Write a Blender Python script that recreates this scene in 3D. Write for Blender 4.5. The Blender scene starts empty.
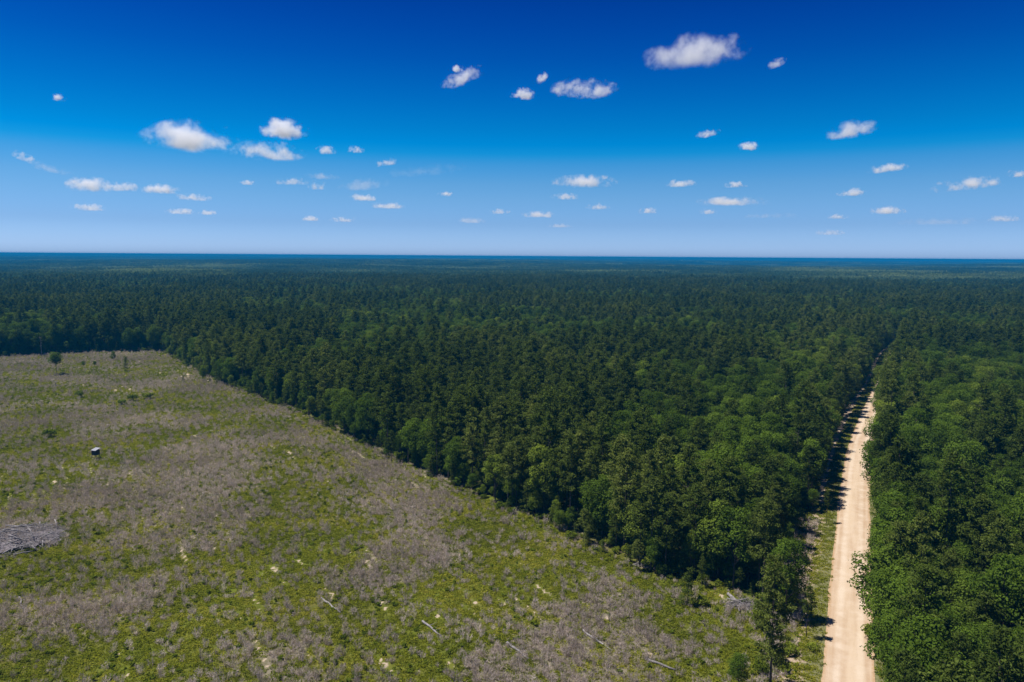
import bpy, math, random
import numpy as np
from mathutils import Matrix, Vector, Euler
random.seed(7); rng = np.random.default_rng(7)
SC = bpy.context.scene
COL = SC.collection
R = math.radians

# ------------------------------------------------------------------ camera
CAM_H, FPX, PITCH, ROLL = 65.0, 740.0, 6.55, 0.39
cd = bpy.data.cameras.new('camera'); cam = bpy.data.objects.new('camera', cd); COL.objects.link(cam)
cd.sensor_width = 36.0; cd.lens = FPX*36/1024; cd.clip_start = 0.5; cd.clip_end = 120000
CROT = (Euler((R(90-PITCH), 0, 0)).to_matrix() @ Euler((0, 0, R(ROLL))).to_matrix())
cam.matrix_world = Matrix.Translation((0, 0, CAM_H)) @ CROT.to_4x4()
SC.camera = cam

# ------------------------------------------------------------------ sky, sun, exposure
SUN_EL, SUN_AZ = 67.0, -84.0           # azimuth clockwise from +Y: the sun stands to the left
world = bpy.data.worlds.new('World'); SC.world = world; world.use_nodes = True
wt = world.node_tree; wt.nodes.clear()
wo = wt.nodes.new('ShaderNodeOutputWorld'); wb = wt.nodes.new('ShaderNodeBackground')
sky = wt.nodes.new('ShaderNodeTexSky'); sky.sky_type = 'NISHITA'; sky.sun_disc = False
sky.sun_elevation = R(SUN_EL); sky.sun_rotation = R(SUN_AZ); sky.altitude = 60
sky.air_density = 1.0; sky.dust_density = 0.6; sky.ozone_density = 3.0
wc = wt.nodes.new('ShaderNodeTexCoord'); ws = wt.nodes.new('ShaderNodeSeparateXYZ')
wr = wt.nodes.new('ShaderNodeValToRGB'); wm = wt.nodes.new('ShaderNodeMix'); wm.data_type = 'RGBA'; wm.blend_type = 'MULTIPLY'
wm.inputs['Factor'].default_value = 1.0
# clear-air grade by height above the horizon (polarised deep blue above the pale haze layer)
SKY_STOPS = [(0.0, (0.5496, 0.8571, 1.6648)), (0.0107, (0.5496, 0.8571, 1.6648)), (0.0412, (0.3624, 0.6119, 1.17)), (0.0739, (0.3062, 0.5863, 1.0005)), (0.0933, (0.2523, 0.5663, 0.9374)), (0.1189, (0.1217, 0.5279, 0.9056)), (0.1315, (0.0204, 0.5027, 0.8985)), (0.1441, (0.0003, 0.4585, 0.8885)), (0.1627, (0.0015, 0.4047, 0.8183)), (0.1992, (0.0008, 0.3195, 0.7461)), (0.246, (0.0009, 0.2225, 0.6623)), (0.2798, (0.001, 0.1748, 0.6094)), (0.3101, (0.0011, 0.1415, 0.5528)), (1.0, (0.0011, 0.1415, 0.5528))]
el = wr.color_ramp.elements
while len(el) > 1: el.remove(el[-1])
el[0].position = 0.0; el[0].color = (*SKY_STOPS[0][1], 1)
for p_, c_ in SKY_STOPS[1:]:
    e_ = el.new(p_); e_.color = (*c_, 1)
wt.links.new(wc.outputs['Generated'], ws.inputs[0]); wt.links.new(ws.outputs['Z'], wr.inputs[0])
wt.links.new(sky.outputs[0], wm.inputs['A']); wt.links.new(wr.outputs[0], wm.inputs['B'])
wt.links.new(wm.outputs['Result'], wb.inputs[0]); wb.inputs[1].default_value = 0.094
wt.links.new(wb.outputs[0], wo.inputs[0])
sd = bpy.data.lights.new('sun', 'SUN'); sun = bpy.data.objects.new('sun', sd); COL.objects.link(sun)
sd.energy = 5.0; sd.angle = R(0.53); sd.color = (1.0, .95, .87)
SDIR = Vector((math.sin(R(SUN_AZ))*math.cos(R(SUN_EL)), math.cos(R(SUN_AZ))*math.cos(R(SUN_EL)), math.sin(R(SUN_EL))))
sun.rotation_euler = SDIR.to_track_quat('Z', 'Y').to_euler()
vs = SC.view_settings; vs.view_transform = 'Standard'; vs.look = 'None'; vs.gamma = 1; vs.exposure = 0.45; vs.use_curve_mapping = False
SC.render.engine = 'CYCLES'
cy = SC.cycles; cy.max_bounces = 11; cy.diffuse_bounces = 3; cy.glossy_bounces = 1; cy.transmission_bounces = 3
cy.volume_bounces = 10; cy.transparent_max_bounces = 8; cy.volume_step_rate = 0.6; cy.volume_max_steps = 256
cy.use_denoising = True

# ------------------------------------------------------------------ helpers
CR = np.array(CROT)
def px(x, y, z=0.0):                                    # where the line of sight through a picture point meets the ground
    d = CR @ np.array([(x-512)/FPX, (341-y)/FPX, -1.0]); t = (z-CAM_H)/d[2]
    return np.array([d[0]*t, d[1]*t])
def project(P):
    P = np.atleast_2d(P); q = (P-np.array([0, 0, CAM_H])) @ CR
    w = np.maximum(-q[:, 2], 1e-6)
    return 512+FPX*q[:, 0]/w, 341-FPX*q[:, 1]/w, -q[:, 2]
def hash2(ix, iy, s):
    h = (ix.astype(np.int64)*374761393 + iy.astype(np.int64)*668265263 + s*1442695041) & 0x7fffffff
    h = ((h ^ (h >> 13))*1274126177) & 0x7fffffff
    return ((h ^ (h >> 16)) & 0xffff)/65535.0
def vnoise(x, y, s=0):
    ix, iy = np.floor(x), np.floor(y); fx, fy = x-ix, y-iy
    fx = fx*fx*(3-2*fx); fy = fy*fy*(3-2*fy)
    a, b, c, d = hash2(ix, iy, s), hash2(ix+1, iy, s), hash2(ix, iy+1, s), hash2(ix+1, iy+1, s)
    return (a*(1-fx)+b*fx)*(1-fy)+(c*(1-fx)+d*fx)*fy
def fbm(x, y, s=0, o=4):
    v, a, t = 0, 1.0, 0
    for i in range(o):
        v = v+a*vnoise(x*2**i, y*2**i, s+i); t += a; a *= .5
    return v/t
def inside(P, poly):
    x, y = P[:, 0], P[:, 1]; r = np.zeros(len(P), bool); n = len(poly)
    for i in range(n):
        x0, y0 = poly[i]; x1, y1 = poly[(i+1) % n]
        c = ((y0 > y) != (y1 > y)) & (x < (x1-x0)*(y-y0)/(y1-y0+1e-12)+x0)
        r ^= c
    return r
def polydist(P, line, closed=False):                    # distance to a polyline, arc length of the foot, side (+ = left)
    n = len(line); best = np.full(len(P), 1e9); arc = np.zeros(len(P)); side = np.zeros(len(P)); L = 0
    for i in range(n if closed else n-1):
        a, b = np.array(line[i]), np.array(line[(i+1) % n]); ab = b-a; l2 = ab@ab; l = math.sqrt(l2)
        t = np.clip(((P-a)@ab)/l2, 0, 1); q = a+t[:, None]*ab; d = np.hypot(*(P-q).T)
        m = d < best; best[m] = d[m]; arc[m] = L+t[m]*l
        side[m] = np.sign(ab[0]*(P[m, 1]-a[1])-ab[1]*(P[m, 0]-a[0])); L += l
    return best, arc, side
def mesh(name, V, F, mats, mi=None, tint=None, smooth=False):
    me = bpy.data.meshes.new(name)
    V = np.asarray(V, float)
    if isinstance(F, np.ndarray) and F.ndim == 2:
        k = F.shape[1]; n = len(F)
        me.vertices.add(len(V)); me.vertices.foreach_set('co', V.ravel().astype(np.float32))
        me.loops.add(n*k); me.loops.foreach_set('vertex_index', F.ravel().astype(np.int32))
        me.polygons.add(n); me.polygons.foreach_set('loop_start', np.arange(0, n*k, k, dtype=np.int32))
        me.update(calc_edges=True)
    else:
        me.from_pydata([tuple(v) for v in V], [], [tuple(f) for f in F]); me.update()
    for m in mats: me.materials.append(m)
    if mi is not None: me.polygons.foreach_set('material_index', np.asarray(mi, np.int32))
    if tint is not None:
        at = me.attributes.new('tint', 'FLOAT', 'POINT'); at.data.foreach_set('value', np.asarray(tint, np.float32))
    if smooth: me.polygons.foreach_set('use_smooth', np.ones(len(me.polygons), bool))
    return me
def obj(name, me, parent=None, loc=None, rz=0, sc=None):
    o = bpy.data.objects.new(name, me); COL.objects.link(o)
    if parent: o.parent = parent
    if loc is not None: o.location = loc
    o.rotation_euler[2] = rz
    if sc is not None: o.scale = sc if hasattr(sc, '__len__') else (sc, sc, sc)
    return o
def tag(o, label=None, cat=None, group=None, kind=None):
    for k, v in (('label', label), ('category', cat), ('group', group), ('kind', kind)):
        if v: o[k] = v
    return o
class MB:                                                # collects tubes, boxes and loose faces
    def __init__(s): s.V, s.F, s.n = [], [], 0
    def add(s, V, F):
        s.V.append(np.asarray(V, float)); s.F += [tuple(i+s.n for i in f) for f in F]; s.n += len(V)
    def tube(s, pts, rad, k=6, cap=True):
        pts = [np.asarray(p, float) for p in pts]; V = []
        for i, p in enumerate(pts):
            d = pts[min(i+1, len(pts)-1)]-pts[max(i-1, 0)]; d = d/(np.linalg.norm(d)+1e-9)
            u = np.cross(d, [0, 0, 1.0] if abs(d[2]) < .9 else [1.0, 0, 0]); u /= np.linalg.norm(u); w = np.cross(d, u)
            for j in range(k):
                a = 2*math.pi*j/k; V.append(p+rad[i]*(math.cos(a)*u+math.sin(a)*w))
        F = [(i*k+j, i*k+(j+1) % k, (i+1)*k+(j+1) % k, (i+1)*k+j) for i in range(len(pts)-1) for j in range(k)]
        if cap: F += [tuple(range(k))[::-1], tuple(range((len(pts)-1)*k, len(pts)*k))]
        s.add(V, F)
    def box(s, c, d, rot=None):
        V = np.array([[x, y, z] for x in (-.5, .5) for y in (-.5, .5) for z in (-.5, .5)])*np.array(d)
        if rot is not None: V = V@np.array(rot).T
        s.add(V+np.array(c), [(0, 1, 3, 2), (4, 6, 7, 5), (0, 4, 5, 1), (2, 3, 7, 6), (0, 2, 6, 4), (1, 5, 7, 3)])
    def mesh(s, name, mats, smooth=False): return mesh(name, np.concatenate(s.V), s.F, mats, smooth=smooth)
def unit(v): return v/(np.linalg.norm(v, axis=-1, keepdims=True)+1e-9)
def leaf_quads(C, N, W, L):                              # diamond-shaped leaf sprays
    n = len(C); N = unit(N); T = unit(np.cross(N, rng.normal(size=(n, 3)))); B = np.cross(N, T)
    W = np.broadcast_to(W, (n,))[:, None]; L = np.broadcast_to(L, (n,))[:, None]
    bend = N*L*.22
    V = np.stack([C-T*L*.5-bend, C-B*W*.5, C+T*L*.5-bend, C+B*W*.5], 1).reshape(-1, 3)
    return V, np.arange(4*n).reshape(-1, 4)

# ------------------------------------------------------------------ materials
def material(name):
    m = bpy.data.materials.new(name); m.use_nodes = True; t = m.node_tree; t.nodes.clear()
    o = t.nodes.new('ShaderNodeOutputMaterial'); return m, t, o
class NT:
    def __init__(s, t): s.t = t
    def n(s, typ, **kw):
        nd = s.t.nodes.new(typ)
        for k, v in kw.items(): setattr(nd, k, v)
        return nd
    def val(s, sock, v):
        if isinstance(v, bpy.types.NodeSocket): s.t.links.new(v, sock)
        else: sock.default_value = v
    def math(s, op, a, b=0.0, clamp=False):
        nd = s.n('ShaderNodeMath', operation=op); nd.use_clamp = clamp; s.val(nd.inputs[0], a); s.val(nd.inputs[1], b); return nd.outputs[0]
    def mix(s, f, a, b, blend='MIX'):
        nd = s.n('ShaderNodeMix', data_type='RGBA', blend_type=blend); s.val(nd.inputs['Factor'], f)
        for k, c in (('A', a), ('B', b)): s.val(nd.inputs[k], c if isinstance(c, bpy.types.NodeSocket) else (*c, 1))
        return nd.outputs['Result']
    def noise(s, vec, scale, detail=3, rough=.55, dim='3D', w=None):
        nd = s.n('ShaderNodeTexNoise', noise_dimensions=dim); s.val(nd.inputs['Vector'], vec)
        nd.inputs['Scale'].default_value = scale; nd.inputs['Detail'].default_value = detail; nd.inputs['Roughness'].default_value = rough
        if w is not None: s.val(nd.inputs['W'], w)
        return nd.outputs['Fac']
    def ramp(s, f, lo, hi, a=0.0, b=1.0):
        nd = s.n('ShaderNodeMapRange', interpolation_type='SMOOTHSTEP'); s.val(nd.inputs[0], f)
        for i, v in enumerate((lo, hi, a, b)): nd.inputs[i+1].default_value = v
        return nd.outputs[0]
    def attr(s, name, typ='GEOMETRY', out='Fac'):
        nd = s.n('ShaderNodeAttribute', attribute_type=typ, attribute_name=name); return nd.outputs[out]
    def sep(s, v): nd = s.n('ShaderNodeSeparateXYZ'); s.val(nd.inputs[0], v); return nd.outputs
def foliage(name, c_dark, c_mid, c_light, transl=.22, stand=.009, stand_light=None, far=False):
    m, t, o = material(name); k = NT(t)
    oi = k.n('ShaderNodeObjectInfo'); rnd = oi.outputs['Random']; tint = k.attr('tint')
    st = k.ramp(k.noise(oi.outputs['Location'], stand, 3), .36, .64)
    f = k.math('ADD', k.math('MULTIPLY', rnd, .52), k.math('MULTIPLY', st, .48))
    c = k.mix(k.ramp(f, 0, .5), c_dark, c_mid); c = k.mix(k.ramp(f, .5, 1.0), c, c_light)
    if stand_light:
        c = k.mix(k.ramp(k.noise(oi.outputs['Location'], stand*.55, 4, .65), .52, .62, 0, .85), c, stand_light)
    c = k.mix(1.0, c, k.mix(tint, (.55, .60, .55), (1.45, 1.40, 1.35)), 'MULTIPLY')
    g = k.n('ShaderNodeNewGeometry')
    d = k.n('ShaderNodeBsdfDiffuse'); tr = k.n('ShaderNodeBsdfTranslucent'); mx = k.n('ShaderNodeMixShader'); mx.inputs[0].default_value = transl
    t.links.new(c, d.inputs[0]); t.links.new(k.mix(1.0, c, (1.25, 1.3, .6), 'MULTIPLY'), tr.inputs[0])
    t.links.new(d.outputs[0], mx.inputs[1]); t.links.new(tr.outputs[0], mx.inputs[2]); t.links.new(mx.outputs[0], o.inputs[0])
    return m
def solid(name, c0, c1, scale=3.0, rough=.9, stretch=None):
    m, t, o = material(name); k = NT(t); tc = k.n('ShaderNodeTexCoord'); v = tc.outputs['Object']
    if stretch:
        mp = k.n('ShaderNodeMapping'); mp.inputs['Scale'].default_value = stretch; t.links.new(v, mp.inputs[0]); v = mp.outputs[0]
    c = k.mix(k.ramp(k.noise(v, scale, 5, .6), .3, .7), c0, c1)
    oi = k.n('ShaderNodeObjectInfo')
    c = k.mix(1.0, c, k.mix(oi.outputs['Random'], (.75, .75, .75), (1.2, 1.2, 1.2)), 'MULTIPLY')
    b = k.n('ShaderNodeBsdfPrincipled'); b.inputs['Roughness'].default_value = rough; t.links.new(c, b.inputs['Base Color'])
    bp = k.n('ShaderNodeBump'); bp.inputs['Strength'].default_value = .4; t.links.new(k.noise(v, scale*4, 4), bp.inputs['Height']); t.links.new(bp.outputs[0], b.inputs['Normal'])
    t.links.new(b.outputs[0], o.inputs[0]); return m
M = {}
M['pine'] = foliage('pine_needles', (.044, .066, .013), (.076, .106, .020), (.140, .168, .038), .33)
M['broad'] = foliage('broad_leaves', (.054, .090, .013), (.096, .152, .019), (.175, .225, .034), .38)
M['shrub'] = foliage('shrub_leaves', (.070, .100, .014), (.125, .165, .018), (.20, .235, .028), .36)
M['far'] = foliage('far_leaves', (.040, .062, .016), (.074, .108, .026), (.150, .190, .048), .3, .0022, (.28, .33, .12), True)
M['grass'] = foliage('grass_blades', (.100, .122, .012), (.170, .188, .016), (.29, .275, .040), .38, .05)
M['dead'] = foliage('dead_stems', (.29, .240, .232), (.42, .350, .342), (.60, .510, .505), .22, .03)
M['bark'] = solid('bark', (.055, .042, .033), (.12, .095, .078), 2.0, .95, (1, 1, .2))
M['greywood'] = solid('weathered_wood', (.12, .108, .104), (.27, .25, .245), 2.0, .9, (1, 1, 1))
M['slash'] = solid('grey_slash', (.07, .060, .062), (.26, .23, .245), 2.2, .95)
M['darkpaint'] = solid('dark_painted_board', (.010, .013, .028), (.018, .022, .042), 5.0, .6)
M['roofmetal'] = solid('pale_roof_sheet', (.19, .19, .21), (.28, .28, .30), 1.5, .45)
M['opening_shade'] = solid('painted_opening_shade', (.004, .004, .005), (.008, .008, .009), 2.0, .5)  # near-black colour stands in for the shade inside the blind's windows
M['timber'] = solid('treated_timber', (.10, .085, .06), (.17, .145, .105), 4.0, .9, (1, 1, .2))

def ground_material():
    m, t, o = material('forest_floor'); k = NT(t); v = k.n('ShaderNodeNewGeometry').outputs['Position']
    c = k.mix(k.ramp(k.noise(v, .9, 5, .65), .35, .65), (.030, .026, .016), (.060, .048, .030))
    c = k.mix(k.ramp(k.noise(v, .25, 4, .6), .45, .7, 0, .8), c, (.030, .045, .014))
    d = k.n('ShaderNodeBsdfDiffuse'); t.links.new(c, d.inputs[0]); t.links.new(d.outputs[0], o.inputs[0]); return m
def field_material():
    m, t, o = material('clearing_soil'); k = NT(t); v = k.n('ShaderNodeNewGeometry').outputs['Position']
    br, sa, tk = k.attr('brown'), k.attr('sand'), k.attr('lush')
    n1, n2, n3 = k.noise(v, .8, 5, .7), k.noise(v, 3.0, 4, .7), k.noise(v, .12, 4, .6)
    green = k.mix(k.ramp(n1, .35, .65), (.062, .070, .013), (.125, .124, .028))
    green = k.mix(k.ramp(n3, .5, .7, 0, .55), green, (.17, .145, .040))
    green = k.mix(k.math('MULTIPLY', tk, .6), green, (.11, .14, .014))
    brown = k.mix(k.ramp(n1, .3, .7), (.12, .108, .060), (.21, .180, .135))
    f = k.math('ADD', br, k.math('MULTIPLY', k.math('SUBTRACT', n2, .5), .9))
    c = k.mix(k.ramp(f, .3, .7), green, brown)
    fs = k.math('ADD', sa, k.math('MULTIPLY', k.math('SUBTRACT', n1, .5), 1.0))
    c = k.mix(k.ramp(fs, .60, .82, 0, .9), c, k.mix(n2, (.34, .26, .185), (.47, .385, .30)))
    d = k.n('ShaderNodeBsdfDiffuse'); t.links.new(c, d.inputs[0])
    bp = k.n('ShaderNodeBump'); bp.inputs['Strength'].default_value = .8; bp.inputs['Distance'].default_value = .3
    t.links.new(n1, bp.inputs['Height']); t.links.new(bp.outputs[0], d.inputs['Normal']); t.links.new(d.outputs[0], o.inputs[0]); return m
def road_material():
    m, t, o = material('packed_sand'); k = NT(t); v = k.n('ShaderNodeNewGeometry').outputs['Position']
    uv = k.n('ShaderNodeUVMap', uv_map='along').outputs[0]; s = k.sep(uv); u, w = s[0], s[1]
    mp = k.n('ShaderNodeMapping'); mp.inputs['Scale'].default_value = (3.4, .02, 1); t.links.new(uv, mp.inputs[0])
    streak = k.noise(mp.outputs[0], 1.0, 4, .6); n1 = k.noise(v, .35, 5, .6); n2 = k.noise(v, 2.5, 4, .65)
    c = k.mix(k.ramp(streak, .38, .62), (.385, .275, .180), (.475, .37, .262))
    c = k.mix(k.ramp(n1, .4, .7, 0, .6), c, (.50, .40, .30))
    edge = k.ramp(k.math('ABSOLUTE', k.math('SUBTRACT', u, .5)), .36, .47)
    c = k.mix(k.math('MULTIPLY', edge, k.ramp(n2, .3, .65, .25, 1)), c, (.35, .225, .12))
    trk = k.ramp(k.math('ABSOLUTE', k.math('SUBTRACT', k.math('ABSOLUTE', k.math('SUBTRACT', u, .5)), .17)), .02, .10, 1, 0)
    c = k.mix(k.math('MULTIPLY', trk, k.ramp(n1, .3, .7, .25, .7)), c, (.54, .45, .35))
    c = k.mix(k.ramp(n2, .55, .8, 0, .5), c, (.33, .235, .16))
    d = k.n('ShaderNodeBsdfDiffuse'); t.links.new(c, d.inputs[0])
    bp = k.n('ShaderNodeBump'); bp.inputs['Strength'].default_value = .5; bp.inputs['Distance'].default_value = .15
    t.links.new(k.math('ADD', streak, k.math('MULTIPLY', n2, .5)), bp.inputs['Height']); t.links.new(bp.outputs[0], d.inputs['Normal'])
    t.links.new(d.outputs[0], o.inputs[0]); return m
def verge_material():
    m, t, o = material('verge_soil'); k = NT(t); v = k.n('ShaderNodeNewGeometry').outputs['Position']
    uv = k.n('ShaderNodeUVMap', uv_map='along').outputs[0]; u = k.sep(uv)[0]
    n1, n2 = k.noise(v, .5, 5, .65), k.noise(v, 2.5, 5, .7)
    grass = k.mix(k.ramp(n2, .3, .7), (.10, .105, .045), (.20, .185, .090))
    dirt = k.mix(k.ramp(n2, .3, .7), (.24, .18, .125), (.42, .33, .24))
    f = k.math('ADD', u, k.math('MULTIPLY', k.math('SUBTRACT', n1, .5), .55))
    c = k.mix(k.ramp(f, .42, .60), dirt, grass)
    f2 = k.math('ADD', u, k.math('MULTIPLY', k.math('SUBTRACT', n2, .5), .12))
    c = k.mix(k.ramp(f2, .92, .97), c, (.42, .30, .18))
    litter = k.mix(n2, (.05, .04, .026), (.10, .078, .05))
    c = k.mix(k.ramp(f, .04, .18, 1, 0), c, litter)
    d = k.n('ShaderNodeBsdfDiffuse'); t.links.new(c, d.inputs[0]); t.links.new(d.outputs[0], o.inputs[0]); return m
M['ground'], M['field'], M['road'], M['verge'] = ground_material(), field_material(), road_material(), verge_material()

# ------------------------------------------------------------------ layout (plan of the place, metres)
EDGE_PX = [(-260, 358), (-100, 358), (0, 357), (90, 352), (165, 351), (186, 363), (215, 380), (300, 412), (345, 432), (400, 461), (450, 482),
           (500, 505), (560, 527), (610, 552), (660, 578), (700, 583), (737, 591), (757, 606), (772, 622), (800, 632)]
EDGE = [px(*p) for p in EDGE_PX]
road_left = [(810, 800), (820, 682), (829, 600), (838, 500), (843.5, 462), (848.6, 442), (864, 405), (874, 388)]
RW = 7.6
rl = [px(*p) for p in road_left]
d0 = rl[0]-rl[1]; rl = [rl[1]+d0/np.linalg.norm(d0)*75]+rl[1:]
rl += [px(880.5, 374), px(886, 355)]; d1 = rl[-1]-rl[-3]; d1 /= np.linalg.norm(d1); d2 = np.array([d1[1], -d1[0]]); rl += [rl[-1]+d1*k+d2*k*k*.0011 for k in (60, 140, 260, 420)]
ctrl = np.array(rl)
def smooth_line(P, step=6.0):
    P = np.array(P); s = np.concatenate([[0], np.cumsum(np.hypot(*np.diff(P, axis=0).T))]); q = np.arange(0, s[-1], step)
    L = np.stack([np.interp(q, s, P[:, 0]), np.interp(q, s, P[:, 1])], 1)
    for _ in range(40):
        L[1:-1] = .25*L[:-2]+.5*L[1:-1]+.25*L[2:]
    return L
LE = smooth_line(ctrl)                                   # left edge of the road
tn = unit(np.gradient(LE, axis=0)); nr = np.stack([tn[:, 1], -tn[:, 0]], 1)
ROAD = LE+nr*RW/2
VERGE_L = 6.6
def road_signed(P):                                      # + to the right of the road centre
    P = np.atleast_2d(P); d, a, s = polydist(P, ROAD[::3]); return -d*s, a
FIELD = [tuple(p) for p in EDGE] + [tuple(LE[i]-nr[i]*VERGE_L*.9) for i in (24, 18, 12, 6, 0)] + [tuple(px(-500, 900))]
def rolling(x, y):
    r = np.hypot(x, y); a = np.clip((r-1100)/2600, 0, 1)
    return a*((fbm(x/2300+7.3, y/1500+2.1, 11, 3)-.5)*60)
def field_z(x, y): return .5*(fbm(x/28+3, y/28+9, 31, 3)-.5)

# ground: one sheet out to the horizon
ths = np.linspace(-math.pi, math.pi, 181); rs = np.concatenate([[0.01], np.geomspace(30, 42000, 120)])
TH, RR = np.meshgrid(ths[:-1], rs); gx, gy = RR*np.sin(TH), RR*np.cos(TH)
gz = rolling(gx, gy)-.35; nt = len(ths)-1
V = np.stack([gx.ravel(), gy.ravel(), gz.ravel()], 1)
F = np.array([[i*nt+j, (i+1)*nt+j, (i+1)*nt+(j+1) % nt, i*nt+(j+1) % nt] for i in range(len(rs)-1) for j in range(nt)])[:, ::-1]
tag(obj('ground', mesh('ground', V, F, [M['ground']], smooth=True)), 'dark leaf-littered forest floor reaching to the horizon', 'ground', kind='structure')

# clearing: dead-brush zones, lush strips and bare sand
def seg_band(P, pts, w):
    d, _, _ = polydist(P, [px(*p) for p in pts]); return np.clip(1-d/w, 0, 1)
LUSH = [([(60, 470), (100, 457), (150, 445), (200, 432), (250, 421)], 7), ([(0, 500), (60, 478), (120, 462)], 5), ([(440, 660), (400, 640), (440, 600), (520, 580)], 8),
        ([(40, 398), (150, 400), (240, 396)], 10), ([(0, 376), (60, 372), (160, 372)], 12), ([(0, 440), (120, 430), (190, 412), (300, 420)], 7),
        ([(350, 530), (300, 560), (200, 620), (140, 660)], 8), ([(560, 566), (640, 585), (720, 610)], 5), ([(740, 605), (750, 640), (720, 680)], 5), ([(300, 420), (420, 475), (560, 535)], 4)]
GREEN = [([(330, 440), (300, 470), (290, 520), (330, 560), (250, 580)], 14), ([(0, 455), (80, 455), (200, 430), (330, 415)], 10), ([(480, 520), (500, 560), (480, 620), (400, 660)], 11),
         ([(100, 570), (0, 580)], 9), ([(0, 660), (200, 660), (340, 620)], 9), ([(0, 385), (120, 400), (260, 400)], 16), ([(660, 600), (730, 640), (700, 680)], 8)]
BROWN = [([(10, 386), (90, 384), (150, 384)], 15), ([(170, 386), (240, 388)], 17), ([(20, 362), (170, 357)], 11), ([(250, 408), (290, 414)], 10), ([(240, 440), (330, 445), (400, 480)], 14),
         ([(0, 425), (90, 418), (200, 420)], 10), ([(80, 490), (180, 480), (250, 470)], 13), ([(150, 545), (230, 540), (250, 520)], 13), ([(400, 510), (450, 530), (380, 560)], 11),
         ([(560, 620), (640, 610), (680, 640), (560, 660)], 10), ([(450, 670), (560, 640)], 8), ([(60, 610), (170, 590)], 9), ([(240, 640), (300, 660)], 7), ([(180, 445), (240, 452)], 8)]
SAND = [(475, 603, 1.6), (437, 616, 1.3), (468, 592, 1.0), (275, 570, 1.9), (300, 562, 1.5), (262, 574, 1.2), (606, 617, 1.3), (290, 521, 1.0), (300, 548, 1.0), (336, 506, 1.2), (450, 664, 1.3), (421, 672, 1.0), (690, 628, 1.2), (650, 655, 1.6),
        (46, 622, .9), (85, 632, .9), (130, 640, .9), (22, 668, .9), (127, 675, 1.2), (300, 497, 1.1), (272, 477, 1.0), (520, 563, 1.0), (720, 596, 1.5), (740, 604, 1.5), (640, 566, 1.4), (618, 556, 1.2), (665, 577, 1.3), (195, 436, 1.8), (212, 431, 1.5),
        (310, 416, 1.6), (318, 419, 1.3), (160, 373, 2.0), (400, 463, 1.2), (178, 470, 1.4), (222, 475, 1.0), (245, 475, 1.2), (62, 468, 1.2), (120, 655, .8)]
SANDP = np.array([px(a, b) for a, b, _ in SAND]); SANDR = .72*np.array([c for *_, c in SAND])
ROWDIR = unit(px(300, 560)-px(265, 510))                 # old planting rows run this way
def field_masks(P):
    x, y = P[:, 0], P[:, 1]; Pw = P+np.stack([fbm(x/14, y/14, 101, 3)-.5, fbm(x/14, y/14, 111, 3)-.5], 1)*16; n = fbm(x/26+1.7, y/26+4.2, 51, 4)
    b = (n-.5)*2.0+.46+(fbm(x/6, y/6, 53, 3)-.5)*.9
    for pts, w in BROWN: b += .95*seg_band(Pw, pts, w*1.45)
    for pts, w in GREEN: b -= .95*seg_band(Pw, pts, w*1.5)
    l = np.zeros(len(P))
    for pts, w in LUSH: l = np.maximum(l, seg_band(Pw, pts, w*1.6))
    b = b-l*.7
    s = np.zeros(len(P))
    for q, r in zip(SANDP, SANDR):
        dlt = P-q; a_ = dlt@ROWDIR; c_ = dlt@np.array([-ROWDIR[1], ROWDIR[0]])
        s = np.maximum(s, np.clip(1.05-np.hypot(a_/2.8, c_*1.25)/r*.62, 0, 1))
    # sandy streaks showing between the old rows
    a_ = P@ROWDIR; c_ = P@np.array([-ROWDIR[1], ROWDIR[0]])
    st = fbm(a_/9, c_/1.1, 77, 2)+.11*np.cos(c_*2*math.pi/3.3+2.6); g = fbm(x/35+8, y/35, 91, 2)
    s = np.maximum(s, np.clip((st-.66)*6, 0, .85)*np.clip((g-.42)*6, 0, 1)*(b < .9))
    return np.clip(b, 0, 1), np.clip(s, 0, 1), l
EDGE_A = np.array(FIELD); bb0, bb1 = EDGE_A.min(0)-6, EDGE_A.max(0)+6
step = 1.1
xs, ys = np.arange(max(bb0[0], -440), bb1[0], step), np.arange(max(bb0[1], 55), bb1[1], step)
GX, GY = np.meshgrid(xs, ys); P = np.stack([GX.ravel(), GY.ravel()], 1)
ok = inside(P, FIELD) | (polydist(P, FIELD, True)[0] < 3.0)
ok &= (road_signed(P)[0] < -RW/2-VERGE_L*.5)
nx = len(xs); cell = (ok.reshape(GX.shape)); keep = cell[:-1, :-1] & cell[1:, :-1] & cell[:-1, 1:] & cell[1:, 1:]
iy, ix = np.nonzero(keep); i0 = iy*nx+ix; F = np.stack([i0, i0+1, i0+nx+1, i0+nx], 1)
used = np.unique(F); remap = -np.ones(len(P), int); remap[used] = np.arange(len(used)); F = remap[F]; P = P[used]
V = np.column_stack([P, field_z(P[:, 0], P[:, 1])])
me = mesh('clearing', V, F, [M['field']], smooth=True)
for nm, a_ in zip(('brown', 'sand', 'lush'), field_masks(P)):
    at = me.attributes.new(nm, 'FLOAT', 'POINT'); at.data.foreach_set('value', a_.astype(np.float32))
tag(obj('clearing', me), 'logged clearing with dry grey brush and green regrowth', 'clearing', kind='structure')

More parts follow.
